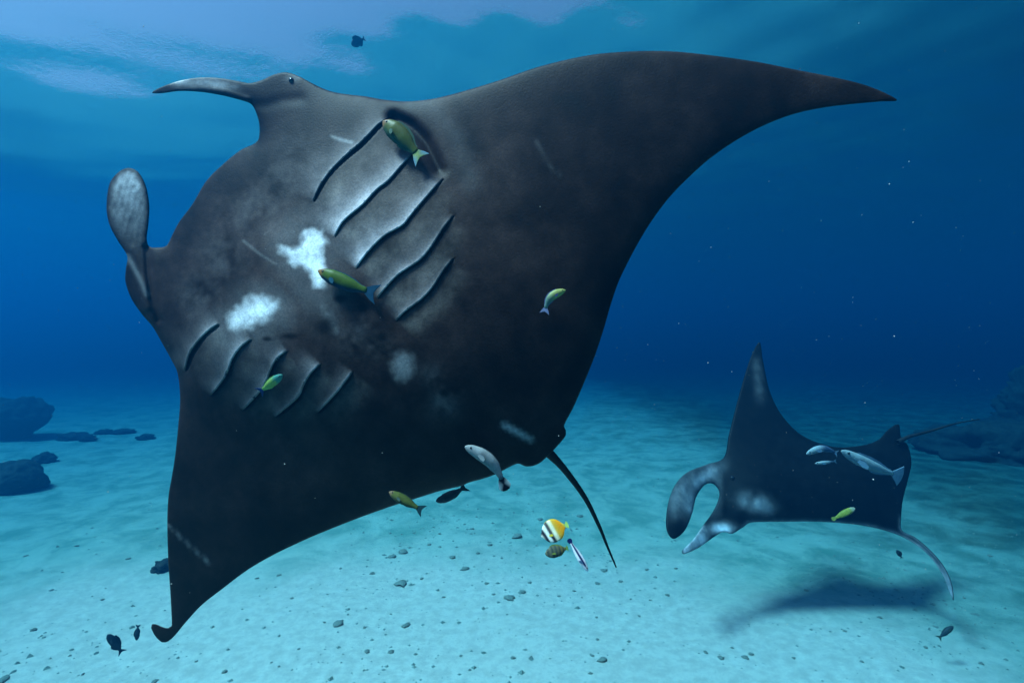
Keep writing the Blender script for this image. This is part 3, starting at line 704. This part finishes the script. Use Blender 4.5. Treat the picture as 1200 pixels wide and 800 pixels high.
for k, (x, y, w) in enumerate(RUB):
    d = ground_d(y); r = w / F * d * .5 * .85
    X_ = (x - 600) / F * d
    o = link(bpy.data.objects.new('coral_fragment', protos[k % 9])); o.location = (X_, d, float(bed_z(X_, d)) + r * .12); o.scale = (r, r * random.uniform(.7, 1.3), r * random.uniform(.5, .9)); o.rotation_euler.z = random.uniform(0, 6.28)
    if w >= 14: lb, gp = BIG[(x, y)], 'larger coral fragments on the sand'
    elif x < 360: lb, gp = 'small dark coral fragment on the sand around the hooked wing tip', 'coral fragments by the hooked wing tip'
    elif x > 800: lb, gp = 'small dark coral fragment on the sand around the smaller manta shadow', 'coral fragments by the smaller manta shadow'
    elif x > 625: lb, gp = 'small dark coral fragment on the sand below the big manta whip tail', 'coral fragments below the whip tail'
    else: lb, gp = 'small dark coral fragment on the bright sand under the big manta rear edge', 'coral fragments under the big manta'
    tag(o, lb, 'coral piece', gp)
# crumbs too small to pick apart
V = []; F_ = []
oct_ = [(1, 0, 0), (-1, 0, 0), (0, 1, 0), (0, -1, 0), (0, 0, 1), (0, 0, -1)]; octf = [(0, 2, 4), (2, 1, 4), (1, 3, 4), (3, 0, 4), (2, 0, 5), (1, 2, 5), (3, 1, 5), (0, 3, 5)]
def scatter_oct(p, r, flat=1.0):
    n0 = len(V); j = [random.uniform(.6, 1.3) for _ in range(6)]
    for (a, b_, c_), jj in zip(oct_, j): V.append((p[0] + a * r * jj, p[1] + b_ * r * jj, p[2] + c_ * r * jj * flat))
    F_.extend([tuple(i + n0 for i in f_) for f_ in octf])
centres = [(random.uniform(-7, 8), random.uniform(4.3, 13)) for _ in range(80)]
for (x, y) in [(470, 655), (500, 625), (560, 640), (600, 625), (530, 610), (660, 620), (455, 690), (590, 700), (705, 680), (860, 770), (440, 765), (950, 640), (1050, 690), (1100, 740)] * 2:
    centres.append(((x - 600) / F * ground_d(y), ground_d(y)))
for (cx, cy) in centres:
    sp_ = random.uniform(.15, .8)
    for _ in range(random.randint(10, 60)):
        x, y = random.gauss(cx, sp_), random.gauss(cy, sp_)
        if y > 3: scatter_oct((x, y, float(bed_z(x, y))), min(.035, .004 + random.expovariate(150)), .6)
for _ in range(500):
    x, y = random.uniform(-9, 9), random.uniform(4, 13); scatter_oct((x, y, float(bed_z(x, y))), .003 + random.expovariate(300), .6)
CRUMB = rock_material('crumbs', (.10, .14, .115), (.26, .29, .24))
tag(mesh_obj('rubble_crumbs', V, F_, CRUMB, smooth=False), 'fine dark coral crumbs strewn thinly over the sand', 'rubble', kind='stuff')
# marine snow drifting in the water
V = []; F_ = []
for _ in range(9000):
    y = random.uniform(1.0, 9); x = random.uniform(-1.05, 1.05) * y; z = random.uniform(.15, 6.0)
    if abs(z - CAM_Z) > .72 * y: continue
    scatter_oct((x, y, z), random.choice((.0006, .0008, .0010, .0015)))
m, t, N, L = new_mat('plankton'); N['Principled BSDF'].inputs['Base Color'].default_value = (.42, .42, .40, 1); N['Principled BSDF'].inputs['Roughness'].default_value = .8
tag(mesh_obj('suspended_particles', V, F_, m, smooth=False), 'pale specks of plankton drifting in the water', 'plankton', kind='stuff')
